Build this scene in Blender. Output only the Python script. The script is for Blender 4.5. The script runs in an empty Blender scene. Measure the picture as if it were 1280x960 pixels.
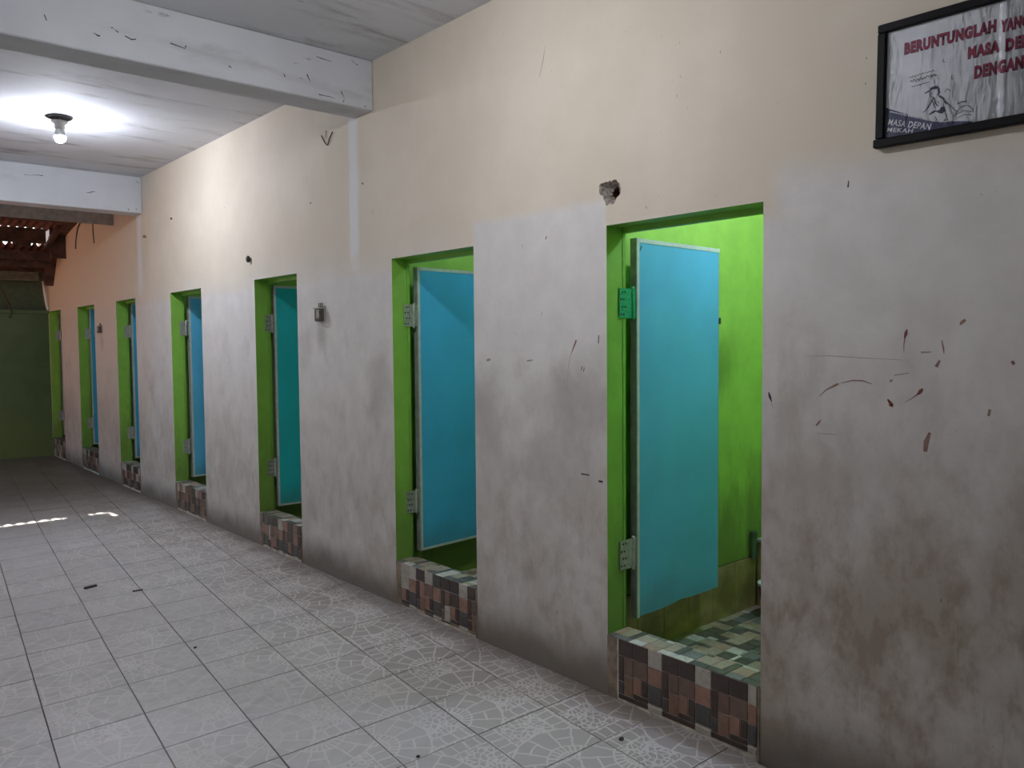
import bpy, bmesh, math, random
from mathutils import Vector, Matrix
random.seed(11)
C = bpy.context.scene.collection
SC = bpy.context.scene

# ------------------------------------------------------------------ camera, world, sun, exposure
FPX, YAW, PITCH, ROLL = 1023.3, 0.71712, -0.04868, -0.00876
CAM = Vector((-2.589, 0.0, 1.5))
fw = Vector((math.sin(YAW)*math.cos(PITCH), math.cos(YAW)*math.cos(PITCH), math.sin(PITCH)))
r0 = Vector((math.cos(YAW), -math.sin(YAW), 0)); u0 = r0.cross(fw)
rr = r0*math.cos(ROLL) + u0*math.sin(ROLL); uu = -r0*math.sin(ROLL) + u0*math.cos(ROLL)
cd = bpy.data.cameras.new('camera'); cd.sensor_width = 36; cd.lens = FPX/1280*36; cd.clip_start = 0.05
cam = bpy.data.objects.new('camera', cd); C.objects.link(cam)
cam.matrix_world = Matrix(((rr.x, uu.x, -fw.x, CAM.x), (rr.y, uu.y, -fw.y, CAM.y), (rr.z, uu.z, -fw.z, CAM.z), (0, 0, 0, 1)))
SC.camera = cam
SC.view_settings.view_transform = 'Standard'; SC.view_settings.look = 'None'
SC.view_settings.gamma = 1.0; SC.view_settings.use_curve_mapping = False
SC.view_settings.exposure = 0.25
SUN_DIR = Vector((-0.30, -3.55, -2.77)).normalized()       # the way sunlight travels
wd = bpy.data.worlds.new('sky'); SC.world = wd; wd.use_nodes = True
wn = wd.node_tree; bg = wn.nodes['Background']
sk = wn.nodes.new('ShaderNodeTexSky'); sk.sky_type = 'NISHITA'; sk.sun_disc = False
sk.sun_elevation = math.asin(-SUN_DIR.z); sk.sun_rotation = math.atan2(-SUN_DIR.x, -SUN_DIR.y)
wn.links.new(sk.outputs[0], bg.inputs[0]); bg.inputs[1].default_value = 0.22
sl = bpy.data.lights.new('sun', 'SUN'); sl.energy = 13; sl.angle = 0.0093; sl.color = (1, .95, .87)
so = bpy.data.objects.new('sun', sl); C.objects.link(so)
so.rotation_euler = SUN_DIR.to_track_quat('-Z', 'Y').to_euler(); so.location = (0, 20, 14)
BULB_L = 880.0          # radiance of the near corridor bulb
BULB2_L = 1130.0         # and of the one in the picture
BULB_COL = (0.97, 0.97, 1.04)
BULB2_COL = (0.93, 0.97, 1.10)
STALL_COL = (0.86, 0.94, 1.40)
STALL_L = {1: 530.0, 2: 190.0, 3: 44.0, 4: 56.0, 5: 38.0, 6: 38.0}

# ------------------------------------------------------------------ node helpers
class S:
    """a float socket with arithmetic"""
    def __init__(s, m, sock): s.m = m; s.k = sock
    def _o(s, op, b=None, c=None, rev=False):
        n = s.m.nt.nodes.new('ShaderNodeMath'); n.operation = op
        a = [s, b] if not rev else [b, s]
        if c is not None: a.append(c)
        for i, v in enumerate(a):
            if v is None: continue
            if isinstance(v, S): s.m.nt.links.new(v.k, n.inputs[i])
            else: n.inputs[i].default_value = v
        return S(s.m, n.outputs[0])
    def __add__(s, b): return s._o('ADD', b)
    def __radd__(s, b): return s._o('ADD', b)
    def __sub__(s, b): return s._o('SUBTRACT', b)
    def __rsub__(s, b): return s._o('SUBTRACT', b, rev=True)
    def __mul__(s, b): return s._o('MULTIPLY', b)
    def __rmul__(s, b): return s._o('MULTIPLY', b)
    def __truediv__(s, b): return s._o('DIVIDE', b)
    def abs(s): return s._o('ABSOLUTE')
    def frac(s): return s._o('FRACT')
    def floor(s): return s._o('FLOOR')
    def sqrt(s): return s._o('SQRT')
    def lt(s, b): return s._o('LESS_THAN', b)
    def gt(s, b): return s._o('GREATER_THAN', b)
    def mx(s, b): return s._o('MAXIMUM', b)
    def mn(s, b): return s._o('MINIMUM', b)
    def pw(s, b): return s._o('POWER', b)
    def atan2(s, b): return s._o('ARCTAN2', b)
    def st(s, a, b):        # smoothstep from a (0) to b (1)
        n = s.m.nt.nodes.new('ShaderNodeMapRange'); n.interpolation_type = 'SMOOTHSTEP'
        s.m.nt.links.new(s.k, n.inputs[0])
        if a <= b: n.inputs[1].default_value = a; n.inputs[2].default_value = b
        else: n.inputs[1].default_value = b; n.inputs[2].default_value = a; n.inputs[3].default_value = 1; n.inputs[4].default_value = 0
        return S(s.m, n.outputs[0])
class Mat:
    def __init__(s, name, rough=.6, metal=0.0, spec=.5):
        s.mat = bpy.data.materials.new(name); s.mat.use_nodes = True; s.nt = s.mat.node_tree
        s.b = s.nt.nodes['Principled BSDF']; s.b.inputs['Roughness'].default_value = rough
        s.b.inputs['Metallic'].default_value = metal; s.b.inputs['Specular IOR Level'].default_value = spec
        s.tc = s.nt.nodes.new('ShaderNodeTexCoord')
    def vec(s, which='Object', scale=(1, 1, 1), loc=(0, 0, 0)):
        n = s.nt.nodes.new('ShaderNodeMapping'); n.inputs['Scale'].default_value = scale; n.inputs['Location'].default_value = loc
        s.nt.links.new(s.tc.outputs[which], n.inputs[0]); return n.outputs[0]
    def xyz(s, v):
        n = s.nt.nodes.new('ShaderNodeSeparateXYZ'); s.nt.links.new(v, n.inputs[0]); return [S(s, o) for o in n.outputs]
    def comb(s, x, y, z=0.0):
        n = s.nt.nodes.new('ShaderNodeCombineXYZ')
        for i, v in enumerate((x, y, z)):
            if isinstance(v, S): s.nt.links.new(v.k, n.inputs[i])
            else: n.inputs[i].default_value = v
        return n.outputs[0]
    def noise(s, v, scale=5, detail=4, rough=.55, dist=0):
        n = s.nt.nodes.new('ShaderNodeTexNoise'); s.nt.links.new(v, n.inputs['Vector'])
        n.inputs['Scale'].default_value = scale; n.inputs['Detail'].default_value = detail
        n.inputs['Roughness'].default_value = rough; n.inputs['Distortion'].default_value = dist; return S(s, n.outputs['Fac'])
    def edge(s, v, scale, rnd=1.0):
        n = s.nt.nodes.new('ShaderNodeTexVoronoi'); n.feature = 'DISTANCE_TO_EDGE'; s.nt.links.new(v, n.inputs['Vector'])
        n.inputs['Scale'].default_value = scale; n.inputs['Randomness'].default_value = rnd; return S(s, n.outputs['Distance'])
    def rnd(s):
        n = s.nt.nodes.new('ShaderNodeObjectInfo'); return S(s, n.outputs['Random'])
    def mix(s, f, a, b, mode='MIX'):
        n = s.nt.nodes.new('ShaderNodeMix'); n.data_type = 'RGBA'; n.blend_type = mode
        if isinstance(f, S): s.nt.links.new(f.k, n.inputs[0])
        else: n.inputs[0].default_value = f
        for i, c in ((6, a), (7, b)):
            if isinstance(c, (tuple, list)): n.inputs[i].default_value = (*c, 1)
            else: s.nt.links.new(c, n.inputs[i])
        return n.outputs[2]
    def col(s, c):
        if isinstance(c, (tuple, list)): s.b.inputs['Base Color'].default_value = (*c, 1)
        else: s.nt.links.new(c, s.b.inputs['Base Color'])
        return s
    def rough(s, f): s.nt.links.new(f.k, s.b.inputs['Roughness']); return s
    def bump(s, h, strength=.3, dist=.01):
        n = s.nt.nodes.new('ShaderNodeBump'); n.inputs['Strength'].default_value = strength; n.inputs['Distance'].default_value = dist
        s.nt.links.new(h.k, n.inputs['Height']); s.nt.links.new(n.outputs[0], s.b.inputs['Normal']); return s

def plain(name, c, rough=.6, metal=0.0, var=.12, scale=20, bump=0.0):
    m = Mat(name, rough, metal); n = m.noise(m.vec(), scale, 4)
    d = tuple(x*(1-var) for x in c); l = tuple(min(1, x*(1+var)) for x in c)
    m.col(m.mix(n.st(.3, .7), d, l))
    if bump: m.bump(n, bump, .004)
    return m.mat

# ------------------------------------------------------------------ mesh helpers
class MB:
    def __init__(s): s.v = []; s.f = []; s.mi = []; s.uv = []
    def poly(s, pts, mi=0, uv=None):
        i = len(s.v); s.v += [tuple(p) for p in pts]; s.f.append(tuple(range(i, i+len(pts)))); s.mi.append(mi)
        s.uv.append(uv or [(0, 0)]*len(pts)); return s
    def box(s, a, b, mi=0):
        x0, y0, z0 = [min(p, q) for p, q in zip(a, b)]; x1, y1, z1 = [max(p, q) for p, q in zip(a, b)]
        P = [(x0, y0, z0), (x1, y0, z0), (x1, y1, z0), (x0, y1, z0), (x0, y0, z1), (x1, y0, z1), (x1, y1, z1), (x0, y1, z1)]
        i = len(s.v); s.v += P
        for q in ((0, 3, 2, 1), (4, 5, 6, 7), (0, 1, 5, 4), (1, 2, 6, 5), (2, 3, 7, 6), (3, 0, 4, 7)):
            s.f.append(tuple(i+k for k in q)); s.mi.append(mi); s.uv.append([(0, 0)]*4)
        return s
    def obox(s, p, ax, ay, az):     # oriented box: corner + three edge vectors
        p = Vector(p); ax, ay, az = Vector(ax), Vector(ay), Vector(az)
        P = [p, p+ax, p+ax+ay, p+ay, p+az, p+ax+az, p+ax+ay+az, p+ay+az]; i = len(s.v); s.v += [tuple(q) for q in P]
        fl = ax.cross(ay).dot(az) < 0
        for q in ((0, 3, 2, 1), (4, 5, 6, 7), (0, 1, 5, 4), (1, 2, 6, 5), (2, 3, 7, 6), (3, 0, 4, 7)):
            q = tuple(i+k for k in q); s.f.append(q[::-1] if fl else q); s.mi.append(0); s.uv.append([(0, 0)]*4)
        return s
    def lathe(s, prof, c=(0, 0, 0), n=20, mi=0):
        i = len(s.v)
        for r, z in prof:
            for k in range(n):
                a = 2*math.pi*k/n; s.v.append((c[0]+r*math.cos(a), c[1]+r*math.sin(a), c[2]+z))
        for j in range(len(prof)-1):
            for k in range(n):
                q = (i+j*n+k, i+j*n+(k+1) % n, i+(j+1)*n+(k+1) % n, i+(j+1)*n+k); s.f.append(q); s.mi.append(mi); s.uv.append([(0, 0)]*4)
        s.f.append(tuple(i+k for k in range(n))[::-1]); s.mi.append(mi); s.uv.append([(0, 0)]*n)
        j = len(prof)-1; s.f.append(tuple(i+j*n+k for k in range(n))); s.mi.append(mi); s.uv.append([(0, 0)]*n)
        return s
    def tube(s, pts, r, n=6):
        pts = [Vector(p) for p in pts]; i = len(s.v)
        for j, p in enumerate(pts):
            d = (pts[min(j+1, len(pts)-1)] - pts[max(j-1, 0)]).normalized()
            a = d.cross(Vector((.3, .2, 1)) if abs(d.z) < .9 else Vector((1, .1, 0))).normalized(); b = d.cross(a)
            rad = r[j] if isinstance(r, (list, tuple)) else r
            for k in range(n):
                t = 2*math.pi*k/n; s.v.append(tuple(p + a*rad*math.cos(t) + b*rad*math.sin(t)))
        for j in range(len(pts)-1):
            for k in range(n):
                s.f.append((i+j*n+k, i+j*n+(k+1) % n, i+(j+1)*n+(k+1) % n, i+(j+1)*n+k)); s.mi.append(0); s.uv.append([(0, 0)]*4)
        s.f.append(tuple(i+k for k in range(n))[::-1]); s.mi.append(0); s.uv.append([(0, 0)]*n)
        s.f.append(tuple(i+(len(pts)-1)*n+k for k in range(n))); s.mi.append(0); s.uv.append([(0, 0)]*n)
        return s
    def ribbon(s, pts, w, z):       # flat tapered stroke in local XY
        pts = [Vector((p[0], p[1], z)) for p in pts]; L = []; R = []
        for j, p in enumerate(pts):
            d = pts[min(j+1, len(pts)-1)] - pts[max(j-1, 0)]; d = Vector((d.x, d.y, 0)).normalized()
            n = Vector((-d.y, d.x, 0))*(w[j] if isinstance(w, (list, tuple)) else w)*.5
            L.append(p+n); R.append(p-n)
        for j in range(len(pts)-1): s.poly([R[j], R[j+1], L[j+1], L[j]])
        return s
    def build(s, name, mats, parent=None, origin=(0, 0, 0), smooth=False, bevel=0, uv=False, weld=False):
        me = bpy.data.meshes.new(name); o = Vector(origin)
        me.from_pydata([tuple(Vector(v)-o) for v in s.v], [], s.f)
        for m in (mats if isinstance(mats, (list, tuple)) else [mats]): me.materials.append(m)
        for p, m in zip(me.polygons, s.mi): p.material_index = m; p.use_smooth = smooth
        if uv:
            l = me.uv_layers.new(name='UVMap'); k = 0
            for f in s.uv:
                for c in f: l.data[k].uv = c; k += 1
        if weld or bevel:
            bm = bmesh.new(); bm.from_mesh(me)
            if weld: bmesh.ops.remove_doubles(bm, verts=bm.verts, dist=1e-5); bmesh.ops.recalc_face_normals(bm, faces=bm.faces)
            if bevel: bmesh.ops.bevel(bm, geom=list(bm.edges), offset=bevel, segments=1, affect='EDGES', clamp_overlap=True)
            bm.to_mesh(me); bm.free()
        return link(name, me, parent)
def link(name, me, parent=None):
    ob = bpy.data.objects.new(name, me); C.objects.link(ob)
    if parent is not None: ob.parent = parent
    return ob
def empty(name, loc=(0, 0, 0)):
    o = bpy.data.objects.new(name, None); C.objects.link(o); o.location = loc; o.empty_display_size = .05; return o
def tag(o, label, cat, group=None, kind=None):
    o['label'] = label; o['category'] = cat
    if group: o['group'] = group
    if kind: o['kind'] = kind
    return o
def struct(o, label, cat): return tag(o, label, cat, kind='structure')

def zf(y): return -0.025 + 0.0058*(y - 1.6)          # the floor climbs very slightly along the passage

# ------------------------------------------------------------------ door openings along the right wall: (near jamb y, far jamb y)
DOORS = [(1.611, 2.355), (3.256, 4.010), (5.196, 5.883), (6.952, 7.708), (8.735, 9.400), (10.257, 11.000), (11.830, 12.500)]
HEAD = 1.995
def sill(i): return [.251, .250, .252, .262, .272, .285, .285][i]
WT = 0.10                # wall thickness
CEIL = 3.155

# ------------------------------------------------------------------ materials
GREEN = (.27, .56, .085)
def wall_material():
    m = Mat('painted_plaster', .72, spec=.25); v = m.vec(); x, y, z = m.xyz(v)
    big = m.noise(v, 1.6, 5, .6); mid = m.noise(v, 6, 5, .6); fine = m.noise(v, 45, 4, .6)
    streak = m.noise(m.vec(scale=(1, 5, .9)), 3.2, 5, .65)
    blot = m.noise(m.vec(scale=(1, 1, .7)), 3.0, 6, .62, .12)
    cream = m.mix(big.st(.35, .7), (.665, .60, .49), (.725, .66, .55))
    # warm daylight painted into the cream, past the second beam
    cream = m.mix(y.st(8.2, 9.6), cream, (.74, .62, .50))
    grey = m.mix(mid.st(.3, .7), (.65, .63, .605), (.72, .70, .675))
    grey = m.mix(y.st(8.0, 9.6), grey, (.70, .60, .52))  # lower coat tinted by the same warm daylight
    # repainted lower coat: top edge differs from bay to bay
    wob = (mid - .5)*.05
    e1 = z + wob                                                     # sharp edged patches beside the first two doors
    pA = e1.st(2.135, 2.075) * y.st(3.27, 3.235) * y.st(2.35, 2.37)
    pB = (e1 + (1.6 - y)*.09).st(2.17, 2.02) * y.st(1.61, 1.50)
    pC = (z + (big - .5)*.5).st(2.15, 1.75) * y.st(3.2, 3.7)         # soft edge further along
    pD = z.st(1.98, 1.9)
    g = pA.mx(pB).mx(pC).mx(pD)
    # pale scraped strip of filler under the first beam, and one under the second
    sy = (y + (streak - .5)*.10)
    st1 = (sy - 4.42).abs().st(.075, .03) * z.st(2.9, 2.86) * (z + (mid-.5)*.4).st(1.92, 2.12)
    st2 = (sy - 8.55).abs().st(.09, .05) * z.st(2.84, 2.8) * (z + (mid-.5)*.4).st(1.95, 2.2)
    c = m.mix(g, cream, grey)
    c = m.mix(st1.mx(st2)*.7, c, (.76, .79, .83))
    # wear: dull brown soiling at body height and below, black rising damp on the skirting line
    low = z.st(1.55, .35)
    near = y.st(3.6, .8)
    soil = ((low*.62 + near*z.st(1.9, .9)*.42) * (blot.st(.3, .65)*.5 + .3 + m.noise(m.vec(scale=(1, 1, .6)), 11, 5, .65).st(.42, .66)*.3)).mn(.92)
    c = m.mix(soil, c, (.285, .225, .172))
    belt = z.st(1.72, 1.45)*z.st(.75, 1.15)*blot.st(.52, .72)
    c = m.mix(belt*.55, c, (.40, .355, .31))
    foot = (z + (blot-.5)*.3).st(.24, .03)
    c = m.mix(foot*.88, c, (.16, .135, .11))
    # grubby haze beside door edges where hands rest
    for yy, zz, ry, rz, k in ((2.55, 1.25, .35, .28, .45), (3.18, 1.15, .22, .30, .55), (4.15, 1.25, .18, .3, .45), (4.86, 1.58, .09, .13, .5), (9.98, 1.56, .1, .13, .35), (5.1, 1.5, .15, .2, .25), (9.0, .55, .5, .3, .3), (2.75, .95, .3, .2, .35)):
        d = (((y - yy)*(1/ry)).pw(2) + ((z - zz)*(1/rz)).pw(2)).sqrt()
        c = m.mix((d + (mid-.5)*.8).st(1.1, .1)*k, c, (.29, .265, .245))
    # hairline scratches and flecks
    sp = m.noise(m.vec(scale=(1, 1, .45)), 55, 2, .5)
    c = m.mix(sp.st(.735, .76)*m.noise(v, 2.2, 3).st(.45, .6)*.7, c, (.14, .11, .09))
    vs = m.noise(m.vec(scale=(1, 16, .8)), 5, 4, .6)
    c = m.mix(vs.st(.60, .75)*z.st(1.3, .5)*.35, c, (.20, .17, .14))
    m.col(c); m.bump(fine*.5 + mid*1.2 + streak*.4, .22, .006)
    return m.mat
def green_material(name='green_paint', base=GREEN, dirt=.6):
    m = Mat(name, .45, spec=.4); v = m.vec(); x, y, z = m.xyz(v)
    n = m.noise(v, 5, 5, .6); n2 = m.noise(m.vec(scale=(1, 1, .35)), 9, 5, .6); f = m.noise(v, 60, 3)
    c = m.mix(n.st(.3, .7), tuple(k*.9 for k in base), tuple(min(1, k*1.08) for k in base))
    c = m.mix((z + (n2-.5)*1.1).st(.95, .35)*dirt, c, (.14, .20, .05))
    c = m.mix(n2.st(.64, .74)*z.st(1.9, 1.2)*dirt*.7, c, (.09, .14, .04))
    if name == 'stall_green':
        d = (((x - 1.02)*6).pw(2) + ((z - 1.36)*5).pw(2) + ((y - 2.49)*6).pw(2)).sqrt()
        c = m.mix((d + (n2-.5)*1.4).st(1.1, .2)*.5, c, (.10, .20, .03))
    m.col(c); m.bump(n*.8 + f*.3, .2, .006); return m.mat
def ceiling_material(name, a, b, stain, stretch, amount):
    m = Mat(name, .8, spec=.2); v = m.vec(); w = m.vec(scale=stretch)
    n = m.noise(v, 1.3, 5, .6); s = m.noise(w, 2.2, 6, .65, .4); s2 = m.noise(m.vec(scale=stretch, loc=(3.1, 1.7, .4)), 9, 5, .6)
    c = m.mix(n.st(.3, .7), a, b)
    c = m.mix(s.st(.50, .72)*amount, c, stain)
    c = m.mix(s2.st(.66, .76)*.75*m.noise(v, 1.9, 3).st(.45, .6), c, (.10, .09, .08))
    m.col(c); m.bump(s2*.6 + m.noise(v, 30, 3)*.4, .3, .008); return m.mat
def floor_tile_material():
    m = Mat('fan_mosaic_tile', .42, spec=.4); uv = m.vec('UV'); u, v, _ = m.xyz(uv); rn = m.rnd()
    obj = m.vec('Object'); geo = m.nt.nodes.new('ShaderNodeNewGeometry').outputs['Position']; X, Y, Z = m.xyz(geo)
    wob = m.noise(uv, 5, 2, .5); wob2 = m.noise(m.vec('UV', loc=(5, 3, 0)), 5, 2, .5)
    uu_ = u + (wob-.5)*.07; vv_ = v + (wob2-.5)*.07
    dx = uu_ - .5; dy = vv_ + .12
    r = (dx*dx + dy*dy).sqrt(); th = dx.atan2(dy)
    def rings(rs, w):
        out = None
        for q in rs:
            d = (r - q).abs(); out = d if out is None else out.mn(d)
        return out
    # wedge stones between r=.30 and r=.66, a narrow course inside, pebbles and square setts outside
    k1 = 2.35; ang = th*k1; da = (.5 - ((ang + .5).frac() - .5).abs())*r*(1/k1)
    cell = (ang + .5).floor(); split = .44 + ((cell*7.31).frac())*.12
    parity = ((cell*.5).frac().abs()).lt(.25)
    dsplit = (r - split).abs() + parity*1.0
    k2 = 4.2; da2 = (.5 - ((th*k2).frac() - .5).abs())*r*(1/k2)
    inner = r.lt(.31); mid = r.gt(.31)*r.lt(.68)
    outer = r.gt(.68)
    peb = m.edge(m.comb(uu_, vv_), 12, .9)*.13
    gx = ((uu_*5.2).frac() - .5).abs(); gy = ((vv_*6.5 + (uu_*5.2).floor()*.5).frac() - .5).abs()
    sett = (.5 - gx)*.19; sett = sett.mn((.5 - gy)*.15)
    pz = (dx.abs() + (wob-.5)*.1).lt(.27)
    dOut = peb*pz + sett*(1.0 - pz)
    dist = (da2 + 0.0)*inner + (da.mn(dsplit))*mid + dOut*outer
    dist = dist.mn(rings((.19, .31, .68), 0))
    line = dist.st(.017, .007)
    wear = m.noise(geo, 1.5, 4, .6)
    vis = (X.st(-1.3, -.3)*.7 + wear.st(.35, .65)*.5 + .2).mn(1.0)        # print rubbed away along the walked middle
    sh = m.noise(m.vec('UV', loc=(1.7, 9, 0)), 4.5, 2)
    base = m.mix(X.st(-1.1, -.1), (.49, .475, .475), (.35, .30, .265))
    base = m.mix(sh.st(.35, .65)*.5, base, (.35, .33, .315))
    c = m.mix((rn*.55), base, (.53, .51, .505))
    c = m.mix(line*vis*.85, c, (.69, .66, .635))
    c = m.mix(Y.st(6.8, 9.8)*.9, c, (.17, .135, .10))                  # darker brown towards the far end
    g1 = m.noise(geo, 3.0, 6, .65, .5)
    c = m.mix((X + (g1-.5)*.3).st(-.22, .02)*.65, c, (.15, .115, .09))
    c = m.mix(g1.st(.58, .75)*.35, c, (.20, .175, .15))
    e = (u.mn(1.0 - u)).mn(v.mn(1.0 - v))
    c = m.mix(e.st(.008, .002)*.45, c, (.16, .14, .12))
    m.col(c); m.rough(g1*.35 + .28); m.bump(line*.5 + m.noise(uv, 9, 3)*.5, .15, .003)
    return m.mat

M = {}
M['wall'] = wall_material()
M['green'] = green_material()
M['green_post'] = green_material('green_wood', (.22, .50, .07), .5)
M['inner'] = green_material('stall_green', (.38, .66, .11), .75)
M['endgreen'] = green_material('end_wall_green', (.085, .155, .065), .5)
M['endupper'] = plain('weathered_dark_green_board', (.075, .11, .065), .8)
M['ceil'] = ceiling_material('ceiling_paint', (.60, .615, .64), (.68, .695, .73), (.29, .29, .285), (.55, 2.2, 1), .75)
M['beam'] = ceiling_material('beam_whitewash', (.63, .645, .675), (.55, .565, .595), (.40, .405, .42), (.6, 1, 2.2), .55)
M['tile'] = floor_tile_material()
M['slab'] = plain('dark_tile_bed', (.09, .075, .06), .9)
M['plaster'] = plain('whitewashed_plaster', (.78, .76, .72), .8, scale=4)
M['cement'] = plain('bare_cement', (.22, .17, .125), .9, var=.35, scale=14, bump=.5)
M['grout'] = plain('pale_grout', (.55, .50, .42), .9, var=.3, scale=18)
M['dado'] = plain('ochre_glazed_tile', (.36, .28, .11), .3, var=.3, scale=7)
M['dadogrout'] = plain('dark_grout', (.09, .075, .03), .9)
M['darkwood'] = plain('old_dark_timber', (.075, .04, .032), .8, var=.4, scale=8)
M['rust'] = plain('rusty_sheet', (.16, .062, .045), .7, var=.4, scale=10)
M['fascia'] = plain('grey_ribbed_board', (.20, .21, .17), .8, var=.2)
M['board'] = plain('grey_brown_board', (.40, .36, .31), .8, var=.15)
M['white'] = plain('white_plastic', (.72, .72, .70), .35, var=.04)
M['black'] = plain('black_plastic', (.012, .012, .012), .5)
M['steel'] = plain('dull_steel', (.50, .50, .48), .45, .55, var=.2, scale=60)
M['greensteel'] = plain('green_painted_steel', (.02, .38, .17), .35, var=.3, scale=90)
M['screw'] = plain('dark_screw', (.04, .045, .04), .6, .3)
M['trim'] = plain('pale_channel', (.62, .67, .64), .4, var=.08)
M['edge'] = plain('grey_channel', (.30, .33, .30), .45, var=.15)
M['wire'] = plain('dark_wire', (.05, .035, .03), .6)
M['soil'] = plain('terracotta_paving', (.50, .235, .13), .9)
def door_material(name, base):
    m = Mat(name, .38, spec=.45); v = m.vec(); n = m.noise(v, 2.5, 4); s = m.noise(m.vec(scale=(1, 1, .2)), 12, 4); x, y, z = m.xyz(v)
    c = m.mix(n.st(.3, .7), tuple(k*.93 for k in base), tuple(k*1.06 for k in base))
    c = m.mix(s.st(.66, .76)*.25, c, tuple(k*.6 for k in base))
    c = m.mix((z + (n-.5)*.3).st(.22, .0)*.35, c, (.10, .16, .15))
    m.col(c); m.bump(n, .08, .004); return m.mat
M['blue1'] = door_material('turquoise_panel', (.12, .50, .82))
M['blue2'] = door_material('blue_panel', (.08, .53, .90))
M['blue4'] = door_material('light_blue_panel', (.13, .57, .93))  # brighter copy of the blue leaf, bulb light put into its colour
M['blue3'] = door_material('teal_panel', (.03, .60, .66))  # blue leaf with shade and green bounce put into its colour
def emit(name, L, colr):
    m = bpy.data.materials.new(name); m.use_nodes = True; nt = m.node_tree
    e = nt.nodes.new('ShaderNodeEmission'); e.inputs[0].default_value = (*colr, 1); e.inputs[1].default_value = L
    nt.links.new(e.outputs[0], nt.nodes['Material Output'].inputs[0]); return m

# ------------------------------------------------------------------ floor: bed, then every tile
fl = MB(); fl.poly([(-3.3, -1.6, zf(-1.6)-.012), (0.2, -1.6, zf(-1.6)-.012), (0.2, 13, zf(13)-.012), (-3.3, 13, zf(13)-.012)])
fl.poly([(-3.3, -1.6, -.2), (-3.3, 13, -.2), (.2, 13, -.2), (.2, -1.6, -.2)])
floor = struct(fl.build('floor', M['slab']), 'grey passage floor of square fan-pattern tiles, browner along the wall foot', 'floor')
COLS = [-2.92, -2.585, -2.245, -1.905, -1.562, -1.225, -.880, -.535, -.170, .18]
SK = .105; ROWP = .3535; Y0 = 3.51
ROT = [[(0, 0), (1, 0), (1, 1), (0, 1)], [(0, 1), (0, 0), (1, 0), (1, 1)], [(1, 1), (0, 1), (0, 0), (1, 0)], [(1, 0), (1, 1), (0, 1), (0, 0)]]
G = .0014
def tile_mesh(k):
    w = .345; mb = MB(); sl = .0058
    def P(a, b, z): return (a*w + b*ROWP*SK, b*ROWP, z + sl*b*ROWP)
    ga, gb = G/w, G/ROWP
    top = [(ga, gb), (1-ga, gb), (1-ga, 1-gb), (ga, 1-gb)]
    i = [(ga*1.6, gb*1.6), (1-ga*1.6, gb*1.6), (1-ga*1.6, 1-gb*1.6), (ga*1.6, 1-gb*1.6)]
    mb.poly([P(*q, 0) for q in i], uv=ROT[k])
    for j in range(4):
        n = (j+1) % 4
        mb.poly([P(*top[j], -.0012), P(*top[n], -.0012), P(*i[n], 0), P(*i[j], 0)], uv=[ROT[k][j], ROT[k][n], ROT[k][n], ROT[k][j]])
        mb.poly([P(*top[j], -.0118), P(*top[n], -.0118), P(*top[n], -.0012), P(*top[j], -.0012)], uv=[ROT[k][j], ROT[k][n], ROT[k][n], ROT[k][j]])
    return mb
proto = []
for k in range(4):
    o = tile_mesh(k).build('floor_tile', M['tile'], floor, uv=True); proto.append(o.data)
    bpy.data.objects.remove(o)
def clip_x(poly, uvs, lim):
    out, ou = [], []
    for j in range(len(poly)):
        a, b = poly[j], poly[(j+1) % len(poly)]; ua, ub = uvs[j], uvs[(j+1) % len(poly)]
        if a[0] <= lim: out.append(a); ou.append(ua)
        if (a[0] <= lim) != (b[0] <= lim):
            t = (lim-a[0])/(b[0]-a[0]); out.append(tuple(p+(q-p)*t for p, q in zip(a, b))); ou.append(tuple(p+(q-p)*t for p, q in zip(ua, ub)))
    return out, ou
for row in range(-8, 27):
    ya = Y0 + row*ROWP
    for c in range(len(COLS)-1):
        xa = COLS[c] + SK*(ya-Y0); w = COLS[c+1]-COLS[c]
        if xa + w + SK*ROWP < -3.62 + .159*ya or xa < -3.25 or xa > -.02 or ya + ROWP > 12.75: continue
        k = random.choice((0, 1, 2, 3)); dz = random.uniform(-.0006, .0006)
        if xa + w + SK*ROWP > -.003:
            mb = MB(); ga, gb = G/w, G/ROWP
            q = [(ga, gb), (1-ga, gb), (1-ga, 1-gb), (ga, 1-gb)]
            pts = [(xa + a*w + b*ROWP*SK, ya + b*ROWP, zf(ya + b*ROWP) + dz) for a, b in q]
            pts, uvs = clip_x(pts, ROT[k], -.003)
            if len(pts) < 3: continue
            mb.poly(pts, uv=uvs)
            for j in range(len(pts)):
                a, b = pts[j], pts[(j+1) % len(pts)]
                mb.poly([(a[0], a[1], a[2]-.0115), (b[0], b[1], b[2]-.0115), b, a], uv=[uvs[j], uvs[(j+1) % len(pts)]]*2)
            mb.build('floor_tile', M['tile'], floor, uv=True)
        else:
            o = link('floor_tile', proto[k], floor); o.location = (xa, ya, zf(ya) + dz); o.scale = (w/.345, 1, 1)

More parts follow.
